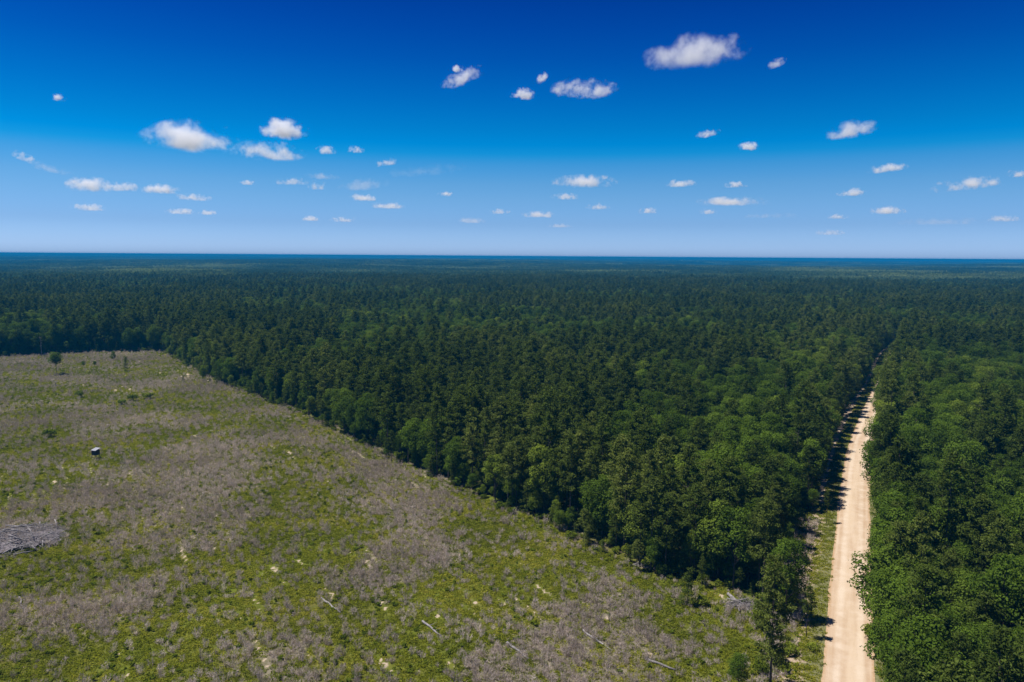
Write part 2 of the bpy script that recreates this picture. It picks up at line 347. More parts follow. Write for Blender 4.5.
# the dirt road and its verges
def strip(name, offs, z, mat, wob=0.0, label=None):
    n = len(LE); k = len(offs); V, UV = [], []
    s = np.concatenate([[0], np.cumsum(np.hypot(*np.diff(LE, axis=0).T))])
    for i in range(n):
        for j, (o_, zz) in enumerate(zip(offs, z)):
            w = wob*(fbm(np.array([s[i]/7.0]), np.array([j*9.3]), 5, 3)[0]-.5)*2 if j in (0, k-1) else 0
            V.append([*(LE[i]+nr[i]*(o_+w)), zz]); UV.append((j/(k-1), s[i]))
    F = np.array([[i*k+j, i*k+j+1, (i+1)*k+j+1, (i+1)*k+j] for i in range(n-1) for j in range(k-1)])
    me = mesh(name, V, F, [mat], smooth=True); uv = me.uv_layers.new(name='along')
    li = np.empty(len(me.loops), np.int32); me.loops.foreach_get('vertex_index', li)
    uv.data.foreach_set('uv', np.array(UV)[li].ravel().astype(np.float32))
    return tag(obj(name, me), label, 'road' if 'road' in name else 'verge', kind='structure')
strip('dirt_road', [0, .8, 2.1, RW/2, RW-2.1, RW-.8, RW], [.30, .34, .36, .40, .36, .34, .30], M['road'], .55, 'straight pale sandy dirt road running through the forest')
strip('road_verge', [-VERGE_L, -5.5, -3, -1, 1.2], [.02, .10, .20, .26, .22], M['verge'], .4, 'grassy verge between dirt road and the left tree wall')
me_ = strip('road_shoulder', [RW+5.5, RW+3, RW+1.2, RW-.9], [.02, .12, .2, .22], M['verge'], .4, 'shaded sandy shoulder under the trees right of the road')

# ------------------------------------------------------------------ tree shapes
def trunk_mb(h, r0, lean, top=.97, k=7):
    mb = MB(); n = 7; pts = [np.array([lean[0]*(t**1.5), lean[1]*(t**1.5), h*top*t]) for t in np.linspace(0, 1, n)]
    mb.tube(pts, [r0*(1.25 if i == 0 else 1)*(1-.86*(i/(n-1))) for i in range(n)], k)
    return mb, (lambda z: np.array([lean[0]*(z/h/top)**1.5, lean[1]*(z/h/top)**1.5, z]))
def make_pine(h, base, rmax, dens=1.0, leaf=.55, nbr=46, profile='round', flat=0):
    lean = rng.normal(0, .5, 2); mb, at = trunk_mb(h, .0085*h+.02, lean)
    C, N, T = [], [], []
    for i in range(nbr):
        f = ((i+rng.uniform())/nbr)**.9; z = h*(base+(1-base)*f*.985)
        if profile == 'round': prof = (math.sin(math.pi*min(1, .16+.80*f)))**.8*(1.0-.30*f)
        else: prof = (1-f)**.85+.06
        L = rmax*prof*rng.uniform(.65, 1.18); az = i*2.399+rng.normal(0, .5)
        up = (-.10+.75*f+rng.normal(0, .12)) if profile == 'round' else -.05+.35*f
        p0 = at(z); d = np.array([math.cos(az), math.sin(az), up])
        p1 = p0+d*L; mid = p0+d*L*.55+np.array([0, 0, -.06*L])
        if i % 2 == 0: mb.tube([p0, mid, p1], [.018*L+.02, .014*L+.01, .008], 3, False)
        nc = max(2, int(round(L*1.75*dens)))
        for c in range(nc):
            u = .34+.70*(c+rng.uniform(.2, .8))/nc; q = p0+d*L*u+rng.normal(0, .28, 3)*np.array([1, 1, .6])
            rr = (.42+.34*rng.uniform())*(1.1 if u > .7 else .85)*(.55+.45*rmax/3.2); m = int(20*dens*rng.uniform(.7, 1.3))
            v = unit(rng.normal(size=(m, 3))+np.array([0, 0, .45])); C.append(q+v*rr*rng.uniform(.5, 1.05, (m, 1))*np.array([1.15, 1.15, .72]))
            N.append(unit(np.cross(v, rng.normal(size=(m, 3))))*.8+.35*v+np.array([0, 0, .55])); T.append(np.full(m, np.clip(.5+rng.normal(0, .26), 0, 1)))
    for i in range(5):                                   # dead stubs under the crown
        z = h*base*rng.uniform(.55, 1); az = rng.uniform(0, 6.28); L = rng.uniform(.5, 1.6); p = at(z)
        mb.tube([p, p+np.array([math.cos(az)*L, math.sin(az)*L, .1*L])], [.035, .012], 3, False)
    C, N, T = np.concatenate(C), np.concatenate(N), np.concatenate(T)
    s = leaf*rng.uniform(.7, 1.25, len(C)); V, F = leaf_quads(C, N, s*.36, s*1.05)
    return mb, V, F, np.repeat(T, 4)
def make_broad(h, base, rx, dens=1.0, leaf=.43, lobes=19, squash=1.0):
    lean = rng.normal(0, .5, 2); mb, at = trunk_mb(h, .010*h+.03, lean, .80)
    zc = h*(base+1)/2; hz = h*(1-base)/2; C, N, T = [], [], []
    for i in range(lobes):
        f = (i+.5)/lobes; ph = math.acos(1-2*(f*.86)); az = i*2.399+rng.normal(0, .45); rad = rng.uniform(.52, .82)
        c = np.array([math.sin(ph)*math.cos(az)*rx*rad, math.sin(ph)*math.sin(az)*rx*rad, math.cos(ph)*hz*rad*1.05])
        c += np.array([lean[0]*.7, lean[1]*.7, zc]); lr = rx*rng.uniform(.30, .47)
        z0 = max(h*base*.8, c[2]-np.hypot(*(c[:2]-lean*.6))*1.0-.5); z0 = min(z0, h*.72)
        mb.tube([at(z0), (at(z0)+c)/2+rng.normal(0, .2, 3), c], [.07+.004*h, .06, .02], 4, False)
        m = int(330*dens*(lr/1.6)**1.3); v = unit(rng.normal(size=(m, 3))+np.array([0, 0, .28]))
        bump = 1+.22*np.sin(v[:, 0]*7+i)*np.cos(v[:, 1]*6+2*i)
        C.append(c+v*(lr*bump*rng.uniform(.72, 1.08, m))[:, None]*np.array([1.1, 1.1, .8*squash]))
        N.append(v*.85+rng.normal(0, .5, (m, 3))+np.array([0, 0, .5])); T.append(np.clip(.5+rng.normal(0, .20)+rng.normal(0, .14, m), 0, 1))
    C, N, T = np.concatenate(C), np.concatenate(N), np.concatenate(T)
    s = leaf*rng.uniform(.6, 1.3, len(C)); V, F = leaf_quads(C, N, s*.60, s*.88)
    return mb, V, F, np.repeat(T, 4)
def make_shrub(h, r, n, leaf):
    mb = MB(); C, N, T = [], [], []
    for i in range(7):
        az = i*2.399; L = r*rng.uniform(.3, .75); top = np.array([math.cos(az)*L, math.sin(az)*L, h*rng.uniform(.5, .85)])
        mb.tube([[0, 0, 0], top*.5+[0, 0, .1*h], top], [.04, .03, .01], 3, False)
        m = n//7; v = unit(rng.normal(size=(m, 3))+[0, 0, .3]); lr = r*rng.uniform(.35, .55)
        C.append(top*[1, 1, .85]+v*lr*rng.uniform(.5, 1.1, (m, 1))*[1, 1, .55*h/r]); N.append(v+rng.normal(0, .6, (m, 3))); T.append(np.clip(rng.normal(.5, .2)+rng.normal(0, .12, m), 0, 1))
    C, N, T = np.concatenate(C), np.concatenate(N), np.concatenate(T); C[:, 2] = np.maximum(C[:, 2], .1)
    s = leaf*rng.uniform(.7, 1.3, len(C)); V, F = leaf_quads(C, N, s*.8, s*1.2); return mb, V, F, np.repeat(T, 4)
def protos(kind, n, f):
    out = []
    for i in range(n):
        mb, V, F, T = f(i)
        tm = mb.mesh(kind+'_trunk', [M['bark']], True)
        cm = mesh(kind+'_crown', V, F, [M[kind]], tint=T)
        tv = np.concatenate(mb.V); nb = len(mb.F)        # trunk and crown in one mesh for the mass of the forest
        AV = np.concatenate([tv, V]); AF = list(mb.F)+[tuple(q) for q in (F+len(tv))]
        jm = mesh(kind+'_tree', AV, AF, [M['bark'], M[kind]], mi=[0]*nb+[1]*len(F), tint=np.concatenate([np.full(len(tv), .5), T]))
        out.append((tm, cm, jm))
    return out
PINES = protos('pine', 7, lambda i: make_pine(20+.35*i, [.44, .5, .38, .55, .47, .42, .5][i], [3.5, 3.1, 3.8, 3.0, 3.4, 3.7, 3.2][i], nbr=[44, 40, 50, 36, 44, 48, 40][i]))
BROADS = protos('broad', 7, lambda i: make_broad(16+.3*i, [.28, .34, .10, .38, .2, .12, .30][i], [4.1, 3.6, 4.5, 3.3, 4.0, 4.6, 3.7][i], lobes=[19, 17, 22, 15, 19, 23, 17][i]))
SHRUBS = protos('shrub', 4, lambda i: make_shrub([2.4, 3.2, 1.8, 2.8][i], [1.5, 1.6, 1.4, 1.9][i], 420, .34))
SAPS = protos('pine', 3, lambda i: make_pine([8, 7, 9][i], [.06, .05, .1][i], [1.9, 1.7, 1.5][i], .8, .42, 40, 'cone')); PINES += SAPS

def plant(kind, i, name, xy, sc, rz, label, cat, group=None, z=0.0, sz=None):
    tm, cm, _ = {'pine': PINES, 'broad': BROADS, 'shrub': SHRUBS}[kind][i]
    e = bpy.data.objects.new(name, None); COL.objects.link(e); e.empty_display_size = 1
    e.location = (xy[0], xy[1], z-.1); e.rotation_euler[2] = rz; e.scale = (sc, sc, sz or sc)
    obj('trunk' if kind != 'shrub' else 'stem', tm, e); obj('crown' if kind != 'shrub' else 'foliage', cm, e)
    return tag(e, label, cat, group)

# ------------------------------------------------------------------ where the trees stand
def free(P, extra=0.0):
    s, _ = road_signed(P); ok = ~inside(P, FIELD)
    ok &= (s < -RW/2-VERGE_L+.4-extra) | (s > RW/2+2.6+extra)
    return ok
trees = []                                               # x, y, kind, proto, scale xy, scale z, rot, zone, arc
def along(line, spacing, off, jit):
    line = np.array(line); s = np.concatenate([[0], np.cumsum(np.hypot(*np.diff(line, axis=0).T))])
    q = np.arange(spacing/2, s[-1], spacing); q = q+rng.uniform(-.3, .3, len(q))*spacing
    Pn = np.stack([np.interp(q, s, line[:, 0]), np.interp(q, s, line[:, 1])], 1)
    e = 1.0; T_ = np.stack([np.interp(q+e, s, line[:, 0])-np.interp(q-e, s, line[:, 0]), np.interp(q+e, s, line[:, 1])-np.interp(q-e, s, line[:, 1])], 1)
    T_ = unit(T_); N_ = np.stack([-T_[:, 1], T_[:, 0]], 1)
    return Pn+N_*(off+rng.uniform(-jit, jit, len(q)))[:, None], q
edge_rev = np.array(EDGE)[::-1]                          # from the near corner by the road to the far left
E1, qe = along(edge_rev, 4.2, -2.2, 2.4)
zone_rows = [(E1, qe, 'edge', .34)]
vl, qv = along(LE[26:], 5.0, VERGE_L+.4, .9); zone_rows.append((vl, qv, 'verge', .22))
vr, qr = along(LE, 4.6, -(RW+3.6), 1.7); fr = np.clip((np.hypot(*vr.T)-300)/60, 0, 1); vr = vr-np.array([np.interp(qr, np.arange(len(nr))*6.0, nr[:, k]) for k in (0, 1)]).T*(fr*1.9)[:, None]; zone_rows.append((vr, qr, 'right', .45))
taken = []
def add_tree(p, kind, zone, arc, smin=.86, smax=1.12):
    s = rng.uniform(smin, smax); sz = s*rng.uniform(.92, 1.1)
    trees.append([p[0], p[1], kind, int(rng.choice([2, 4, 5])) if kind == 'broad' and zone in ('edge', 'right') else int(rng.integers(7)), s, sz, rng.uniform(0, 6.28), zone, arc])
for Pn, q, zone, fb in zone_rows:
    ok = np.ones(len(Pn), bool)
    if zone == 'verge': ok = ~inside(Pn, FIELD)
    if zone == 'edge': ok = road_signed(Pn)[0] < -RW/2-VERGE_L
    for p, a_, k_ in zip(Pn, q, ok):
        if k_ and np.hypot(*p) < 1500:
            add_tree(p, 'broad' if rng.uniform() < fb else 'pine', zone, a_, .76 if zone != 'right' else .70, 1.06 if zone != 'right' else 1.22); taken.append(p)
taken = np.array(taken)
# interior on a jittered grid
RN = 1700.0; cellm = 5.5
gx_, gy_ = np.meshgrid(np.arange(-RN, RN, cellm), np.arange(20, RN, cellm)); P = np.stack([gx_.ravel(), gy_.ravel()], 1); P[:, 0] += (np.arange(len(P))//gx_.shape[1] % 2)*cellm*.5
P += rng.uniform(-.42, .42, P.shape)*cellm
rad = np.hypot(*P.T); ang = np.degrees(np.arctan2(P[:, 0], P[:, 1]))
P = P[(rad < RN) & (np.abs(ang) < 46) & (P[:, 1] > 45) & (rad > 60)]; P = P[free(P, 1.2)]
de = polydist(P, EDGE)[0]; P = P[(de > 4.5) | (road_signed(P)[0] > 0)]
sr, _ = road_signed(P)
P = P[(np.abs(sr+RW/2+VERGE_L) > 3.5) & (np.abs(sr-RW/2-2.9) > 3.0) | (np.hypot(*P.T) > 900)]
sr, _ = road_signed(P)
hw = (fbm(P[:, 0]/85+3, P[:, 1]/130+5, 21, 3)-.5)*1.5+.53+np.where(sr > 0, .10, .0)-np.where((P[:, 0] < -140) & (P[:, 1] > 440) & (P[:, 1] < 900), .22, 0)
for p, w, s_ in zip(P, hw, sr):
    kind = 'broad' if rng.uniform() < np.clip((w-.42)*3.2, .06, .85) else 'pine'
    add_tree(p, kind, 'R' if s_ > 0 else 'L', 0, .60, 1.24)

# the largest in view become trees of their own, the others the mass of the forest
tx = np.array([[t[0], t[1], 14*t[5]] for t in trees]); ux, uy, dz = project(tx)
inview = (ux > -25) & (ux < 1049) & (uy < 690) & (dz > 0)
order = np.argsort(np.where(inview, dz, 1e9)); single = set(); cnt = {'pine': 0, 'broad': 0}
for i in order:
    k_ = trees[i][2]
    if inview[i] and cnt[k_] < 285: single.add(int(i)); cnt[k_] += 1
ONES = 'first second third fourth fifth sixth seventh eighth ninth tenth eleventh twelfth thirteenth fourteenth fifteenth sixteenth seventeenth eighteenth nineteenth'.split()
TENS = {20: 'twent', 30: 'thirt', 40: 'fort', 50: 'fift', 60: 'sixt', 70: 'sevent', 80: 'eight', 90: 'ninet'}
def ordinal(n):
    if n < 20: return ONES[n-1]
    t, u = n//10*10, n % 10; pre = 'hundred-and-' if n > 100 else ''
    if n >= 100: return 'hundredth' if n == 100 else pre+ordinal(n-100)
    return TENS[t]+('ieth' if u == 0 else 'y-'+ONES[u-1])
NM = {'pine': ('pine_tree', 'pine'), 'broad': ('broadleaf_tree', 'broadleaf tree')}
ROWTXT = {'edge': 'in the front row along the clearing edge, counted from the road', 'verge': 'in the front row left of the road, counted from the camera', 'right': 'in the front row right of the road, counted from the camera'}
ROWGRP = {'edge': 'trees along the clearing edge', 'verge': 'trees lining the left verge', 'right': 'trees lining the right shoulder'}
for zone in ('edge', 'verge', 'right'):
    for kind in ('pine', 'broad'):
        ids = sorted([i for i in single if trees[i][7] == zone and trees[i][2] == kind], key=lambda i: trees[i][8])
        for n, i in enumerate(ids, 1):
            t = trees[i]; col = 'dark green' if kind == 'pine' else 'leafy green'
            plant(kind, t[3], NM[kind][0], t[:2], t[4], t[6], f'{ordinal(n)} {NM[kind][1]} {ROWTXT[zone]}', 'tree', ROWGRP[zone], sz=t[5])
for i in sorted(single):
    t = trees[i]
    if t[7] in 'LR':
        kind = t[2]; p_ = np.array([t[:2]]); rd = abs(road_signed(p_)[0][0]); ed = polydist(p_, EDGE)[0][0]
        if t[7] == 'L': side = 'just behind the clearing edge row' if ed < 13 else ('just behind the left verge row' if rd < 24 else 'midway between the clearing and the road')
        else: side = 'just behind the right roadside row' if rd < 15 else ('well right of the road, near the bottom edge' if t[1] < 190 else 'well right of the road, farther up the picture')
        size = 'tall ' if t[5] > 1.05 else ('short ' if t[5] < .82 else 'middling ')
        look = size+('dark needled pine tree ' if kind == 'pine' else 'rounded green broadleaf tree ')
        plant(kind, t[3], NM[kind][0], t[:2], t[4], t[6], look+side, 'tree', size+('pines ' if kind == 'pine' else 'broadleaf trees ')+side, sz=t[5])

# ------------------------------------------------------------------ masses: instanced on points
def scatter(name, pts, idx, rot, scl, meshes, label, cat):
    me = bpy.data.meshes.new(name); me.vertices.add(len(pts)); me.vertices.foreach_set('co', np.asarray(pts, np.float32).ravel())
    for nm, typ, prop, a_ in (('pidx', 'INT', 'value', np.asarray(idx, np.int32)), ('prot', 'FLOAT_VECTOR', 'vector', np.asarray(rot, np.float32).ravel()), ('pscl', 'FLOAT_VECTOR', 'vector', np.asarray(scl, np.float32).ravel())):
        me.attributes.new(nm, typ, 'POINT').data.foreach_set(prop, a_)
    me.update()
    pc = bpy.data.collections.new(name+'_kinds')
    for i, m in enumerate(meshes):
        pc.objects.link(bpy.data.objects.new(f'{name}_kind_{i:02d}', m))
    ng = bpy.data.node_groups.new(name+'_scatter', 'GeometryNodeTree')
    ng.interface.new_socket('Geometry', in_out='INPUT', socket_type='NodeSocketGeometry'); ng.interface.new_socket('Geometry', in_out='OUTPUT', socket_type='NodeSocketGeometry')
    gi, go = ng.nodes.new('NodeGroupInput'), ng.nodes.new('NodeGroupOutput')
    ci = ng.nodes.new('GeometryNodeCollectionInfo'); ci.inputs['Collection'].default_value = pc; ci.inputs['Separate Children'].default_value = True; ci.inputs['Reset Children'].default_value = True
    ip = ng.nodes.new('GeometryNodeInstanceOnPoints'); ip.inputs['Pick Instance'].default_value = True
    def na(n, t):
        a_ = ng.nodes.new('GeometryNodeInputNamedAttribute'); a_.data_type = t; a_.inputs[0].default_value = n
        return [s for s in a_.outputs if s.enabled][0]
    L = ng.links.new
    L(gi.outputs[0], ip.inputs['Points']); L(ci.outputs[0], ip.inputs['Instance']); L(na('pidx', 'INT'), ip.inputs['Instance Index'])
    er = ng.nodes.new('FunctionNodeEulerToRotation'); L(na('prot', 'FLOAT_VECTOR'), er.inputs[0]); L(er.outputs[0], ip.inputs['Rotation'])
    L(na('pscl', 'FLOAT_VECTOR'), ip.inputs['Scale']); L(ip.outputs[0], go.inputs[0])
    o = obj(name, me); md = o.modifiers.new('scatter', 'NODES'); md.node_group = ng
    return tag(o, label, cat, kind='stuff')
def rz3(a): a = np.asarray(a); return np.stack([np.zeros_like(a), np.zeros_like(a), a], 1)
rest = [t for i, t in enumerate(trees) if i not in single]
A = np.array([[t[0], t[1], t[3]+(7 if t[2] == 'broad' else 0), t[4], t[5], t[6]] for t in rest])
pts = np.column_stack([A[:, 0], A[:, 1], rolling(A[:, 0], A[:, 1])-.1]); idx = A[:, 2]; rot = rz3(A[:, 5]); scl = A[:, [3, 3, 4]]
# distant stands: groves of many small crowns
def grove(seed, n, size, coarse, light):
    C, N, T, W = [], [], [], []
    for i in range(n):
        p = rng.uniform(-.5, .5, 2)*size; pine = rng.uniform() > light; h = rng.uniform(15, 22)*(1.0 if pine else .85)
        rr = (2.6 if pine else 3.8)*coarse*rng.uniform(.8, 1.2); m = int((34 if pine else 42)); v = unit(rng.normal(size=(m, 3))+[0, 0, .5])
        C.append(np.array([p[0], p[1], h-rr*.9])+v*rr*rng.uniform(.6, 1.05, (m, 1))*[1, 1, 1.35 if pine else .8]); N.append(v*.6+rng.normal(0, .5, (m, 3))+[0, 0, .3])
        T.append(np.clip((.30 if pine else .75)+rng.normal(0, .16)+rng.normal(0, .08, m), 0, 1)); W.append(np.full(m, .42*rr))
        C.append(np.array([p[0], p[1], h*.45])+rng.normal(0, 1, (8, 3))*[rr*.5, rr*.5, h*.18]); N.append(rng.normal(size=(8, 3))); T.append(np.full(8, .2)); W.append(np.full(8, .6*rr))
    C, N, T, W = map(np.concatenate, (C, N, T, W)); V, F = leaf_quads(C, N, W, W*1.25)
    return mesh('grove', V, F, [M['far']], tint=np.repeat(T, 4))
GROVES = [grove(i, 62, 52, 1.0, [.15, .3, .45, .65, .2, .5][i]) for i in range(6)]+[grove(i, 62, 150, 2.6, [.2, .35, .5, .6][i]) for i in range(4)]
def ring(r0, r1, cell, jit=.3):
    g = np.arange(-r1, r1, cell); X, Y = np.meshgrid(g, np.arange(0, r1, cell)); P = np.stack([X.ravel(), Y.ravel()], 1)+rng.uniform(-jit, jit, (X.size, 2))*cell
    r = np.hypot(*P.T); a = np.abs(np.degrees(np.arctan2(P[:, 0], P[:, 1]))); return P[(r > r0) & (r < r1) & (a < 44)]
for r0, r1, cell, lo, hi, ext in ((RN-12, 7600, 44, 14, 20, 1.0), (7550, 33000, 130, 20, 24, 1.0)):
    P = ring(r0, r1, cell); n = len(P)
    w = fbm(P[:, 0]/600+1, P[:, 1]/420+2, 41, 3); z = rolling(P[:, 0], P[:, 1])-.3
    if hi == 20:
        kk = np.where(w > .56, rng.choice([2, 3, 5], n), rng.choice([0, 1, 4], n))+14
    else: kk = rng.integers(20, 24, n)
    s = rng.uniform(.9, 1.12, n)
    pts = np.concatenate([pts, np.column_stack([P, z])]); idx = np.concatenate([idx, kk]); rot = np.concatenate([rot, rz3(rng.uniform(0, 6.28, n))])
    hz = s*np.where(fbm(P[:, 0]/260, P[:, 1]/260, 61, 2) > .5, 1.08, .88); scl = np.concatenate([scl, np.stack([s, s, hz], 1)])
scatter('forest', pts, idx, rot, scl, [p[2] for p in PINES[:7]]+[p[2] for p in BROADS]+GROVES, 'dense mixed pine and broadleaf forest stretching to the horizon', 'forest')

# clearing vegetation
def tuft(n, h, spread, w, mat, droop=.0, leafy=0):
    V, F, T = [], [], []
    for i in range(n):
        a, b = rng.uniform(0, 6.28, 2); r0 = rng.uniform(0, .35)*spread; p = np.array([math.cos(b)*r0, math.sin(b)*r0, 0]); L = h*rng.uniform(.45, 1.1)
        d = np.array([math.cos(a)*spread*rng.uniform(.1, .9), math.sin(a)*spread*rng.uniform(.1, .9), L]); s = np.array([-math.sin(a), math.cos(a), 0])*w*rng.uniform(.6, 1.5)
        k = len(V); m = p+d*np.array([.4, .4, .6]); V += [p-s*.5, p+s*.5, m+s, m-s, p+d-[0, 0, droop*h]]; F += [(k, k+1, k+2, k+3), (k+3, k+2, k+4)]; T += [np.clip(rng.normal(.5, .2), 0, 1)]*5
    return V, F, T
def dead_shrub(h, r, n):
    V, F, T = [], [], []
    def blade(p, q, w, t):
        d = unit(q-p); s = unit(np.cross(d, rng.normal(size=3)))*w; k = len(V); V.extend([p-s, p+s, q]); F.append((k, k+1, k+2)); T.extend([t]*3)
    for i in range(n):
        a = rng.uniform(0, 6.28); u = math.sqrt(rng.uniform()); q = np.array([math.cos(a)*r*u, math.sin(a)*r*u, h*rng.uniform(.65, 1)*(1-.45*u*u)]); p = q*np.array([.25, .25, 0])
        t = float(np.clip(rng.normal(.5, .22), 0, 1)); blade(p, q, .026, t); 
        for _ in range(4):
            m = p+(q-p)*rng.uniform(.35, .95); blade(m, m+rng.normal(0, 1, 3)*[.2, .2, .08]+[0, 0, rng.uniform(.15, .45)], .020, t)
    return V, F, T
DEAD = [mesh('dead', *(lambda a: (a[0], a[1]))(d), [M['dead']], tint=d[2]) for d in [dead_shrub(1.25, .75, 20), dead_shrub(1.6, .65, 18), dead_shrub(.95, .8, 20), dead_shrub(1.9, .8, 20)]]
def sward(n, r, h, leaf):
    a = rng.uniform(0, 6.28, n); u = np.sqrt(rng.uniform(size=n))*r; z = h*rng.uniform(.1, 1, n)*(1-.5*u/r)
    C = np.stack([np.cos(a)*u, np.sin(a)*u, z], 1); N = rng.normal(0, .55, (n, 3))+[0, 0, .8]; s_ = leaf*rng.uniform(.6, 1.4, n)
    V_, F_ = leaf_quads(C, N, s_*.45, s_*1.3); return mesh('grass', V_, F_, [M['grass']], tint=np.repeat(np.clip(rng.normal(.5, .22, n), 0, 1), 4))
GRASS = [sward(46, .62, .35, .24), sward(40, .5, .5, .22), sward(52, .75, .25, .26)]
LOW = [mesh('low', V_, F_, [M['shrub']], tint=T_) for _, V_, F_, T_ in [make_shrub(.7, .6, 112, .22), make_shrub(.5, .5, 98, .2), make_shrub(.95, .5, 112, .22)]]
def field_points(sp):
    g = np.meshgrid(np.arange(bb0[0], bb1[0], sp), np.arange(max(bb0[1], 55), bb1[1], sp)); P = np.stack([g[0].ravel(), g[1].ravel()], 1); P += rng.uniform(-.5, .5, P.shape)*sp
    a = np.degrees(np.arctan2(P[:, 0], P[:, 1])); P = P[(a > -44)]; P = P[inside(P, FIELD)]; return P
P = field_points(.72); b, s, l = field_masks(P); n2 = fbm(P[:, 0]/5, P[:, 1]/5, 71, 3); n3 = fbm(P[:, 0]/2.2, P[:, 1]/2.2, 73, 2); u = rng.uniform(size=len(P))
rowv = np.cos((P@np.array([-ROWDIR[1], ROWDIR[0]])+1.2*(fbm(P[:, 0]/30, P[:, 1]/30, 121, 2)-.5))*2*math.pi/3.3)
dead = (u < np.clip((b-.30)*.50+(n2-.5)*1.0+.17+.17*rowv, .08, .54)*np.clip(1.25-P[:, 1]/640, .55, 1)) & (s < .62)
low = ~dead & (u > .55) & (rng.uniform(size=len(P)) < np.clip((n3-.44)*1.5, .04, .6)*np.clip(1.1-b*.6, .35, 1)) & (s < .6)
gr = ~dead & ~low & (s < .55) & (rng.uniform(size=len(P)) < .92)
def put(name, m, meshes, smin, smax, label, cat):
    q = P[m]; n = len(q); s_ = rng.uniform(smin, smax, n)
    scatter(name, np.column_stack([q, gz_[m]-.03]), rng.integers(0, len(meshes), n), np.column_stack([rng.normal(0, .12, (n, 2)), rng.uniform(0, 6.28, n)]), np.stack([s_, s_, s_*rng.uniform(.8, 1.2, n)], 1), meshes, label, cat)
def verge_points(n, o0, o1, s0, s1):
    a_ = rng.uniform(s0, s1, n); o_ = rng.uniform(o0, o1, n); q = np.arange(len(LE))*6.0
    return np.stack([np.interp(a_, q, LE[:, k])+np.interp(a_, q, nr[:, k])*o_ for k in (0, 1)], 1)
vg = np.concatenate([verge_points(5200, -3.6, -.1, 0, 620), verge_points(160, -8, -3, 0, 620), verge_points(700, -8.5, -3.2, 0, 165), verge_points(900, RW+.2, RW+2.2, 0, 500)])
vd = np.concatenate([verge_points(380, -9, -4.2, 0, 150), verge_points(20, -7.5, -4, 170, 600)]); vw = np.concatenate([verge_points(420, -8.5, -3.6, 0, 165), verge_points(30, -7.5, -2.5, 165, 600), verge_points(150, RW+.6, RW+2, 0, 500)])
base_n = len(P); P = np.concatenate([P, vg, vd, vw])
def ext(m, a, b, c): return np.concatenate([m, np.full(len(vg), a), np.full(len(vd), b), np.full(len(vw), c)])
gr, dead, low = ext(gr, True, False, False), ext(dead, False, True, False), ext(low, False, False, True)
gz_ = np.where(np.arange(len(P)) < base_n, field_z(P[:, 0], P[:, 1]), .12)
put('dead_brush', dead, DEAD, .55, 1.3, 'dry grey dead brush stems covering the logged clearing', 'brush')
put('low_regrowth', low, LOW, .45, 1.0, 'low green leafy regrowth scattered over the clearing', 'undergrowth')
put('grass', gr, GRASS, .7, 1.4, 'short yellow-green grass tufts over the clearing floor', 'grass')

# understory and brush at the forest edges
def band(line, off0, off1, sp):
    out = []
    for o_ in np.arange(off0, off1, sp):
        q, _ = along(line, sp, o_, sp*.45); out.append(q)
    return np.concatenate(out)
U = np.concatenate([band(edge_rev, -10, 2.4, 2.3), -0+band(LE[26:], VERGE_L-.2, VERGE_L+7, 2.4), band(LE, -(RW+8), -(RW+1.4), 2.4)])
sU, _ = road_signed(U); U = U[(np.hypot(*U.T) < 1100) & ((sU < -RW/2-VERGE_L+.9) | (sU > RW/2+1.2))]
U = U[~inside(U, FIELD) | ((polydist(U, EDGE)[0] < 2.8) & (rng.uniform(size=len(U)) < .45))]
nu = len(U); small = rng.uniform(size=nu)
ki = np.where(small < .34, rng.integers(0, 4, nu), np.where(small < .62, 4+rng.integers(0, 7, nu), np.where(small < .86, 11+rng.integers(0, 3, nu), 14+rng.integers(0, 7, nu))))
dd = polydist(U, EDGE)[0]; su = np.where(ki < 4, rng.uniform(.45, 1.1, nu), np.where((ki > 10) & (ki < 14), rng.uniform(.4, 1.0, nu), rng.uniform(.20, .50, nu)))
I = P_in = np.stack([rng.uniform(-420, 420, 11000), rng.uniform(60, 620, 11000)], 1); I = I[free(I, 2.0)]
ni = len(I); kI = 4+rng.integers(0, 7, ni); sI = rng.uniform(.25, .55, ni)
Q = np.concatenate([U, I]); kq = np.concatenate([ki, kI]); sq = np.concatenate([su, sI]); nq = len(Q)
scatter('undergrowth', np.column_stack([Q, np.full(nq, -.15)]), kq, rz3(rng.uniform(0, 6.28, nq)), np.stack([sq*1.1, sq*1.1, sq*rng.uniform(.85, 1.2, nq)], 1),
        [p[2] for p in SHRUBS]+[p[2] for p in BROADS]+[p[2] for p in SAPS]+[p[2] for p in PINES[:7]], 'leafy undergrowth and young trees filling the forest edges', 'undergrowth')

# ------------------------------------------------------------------ single trees and bushes one can point to
BROADS += protos('broad', 1, lambda i: make_broad(18.1, .36, 4.6, lobes=19))
def single_tree(kind, i, xy, H, label, name, cat='tree', wide=1.0, group=None, rz=None):
    h0 = {'pine': lambda i: 20+.35*i if i < 7 else [8, 7, 9, 23.5][i-7], 'broad': lambda i: 16+.3*i, 'shrub': lambda i: [2.4, 3.2, 1.8, 2.8][i]}[kind](i); s_ = H/h0; p = px(*xy)
    return plant(kind, i, name, p, s_*wide, random.uniform(0, 6.28) if rz is None else rz, label, cat, group, z=field_z(np.array([p[0]]), np.array([p[1]]))[0], sz=s_)
single_tree('broad', 7, (57, 375), 13.0, 'lone slender tree with a round crown in the far clearing', 'lone_tree', wide=1.1)
single_tree('broad', 3, (114, 366), 9.0, 'small leaning leafy tree beside the spire-shaped sapling in the far clearing', 'young_tree', wide=.75)
single_tree('pine', 9, (125, 371), 8.5, 'narrow spire-shaped conifer sapling standing in the far clearing', 'pine_sapling', wide=1.3)
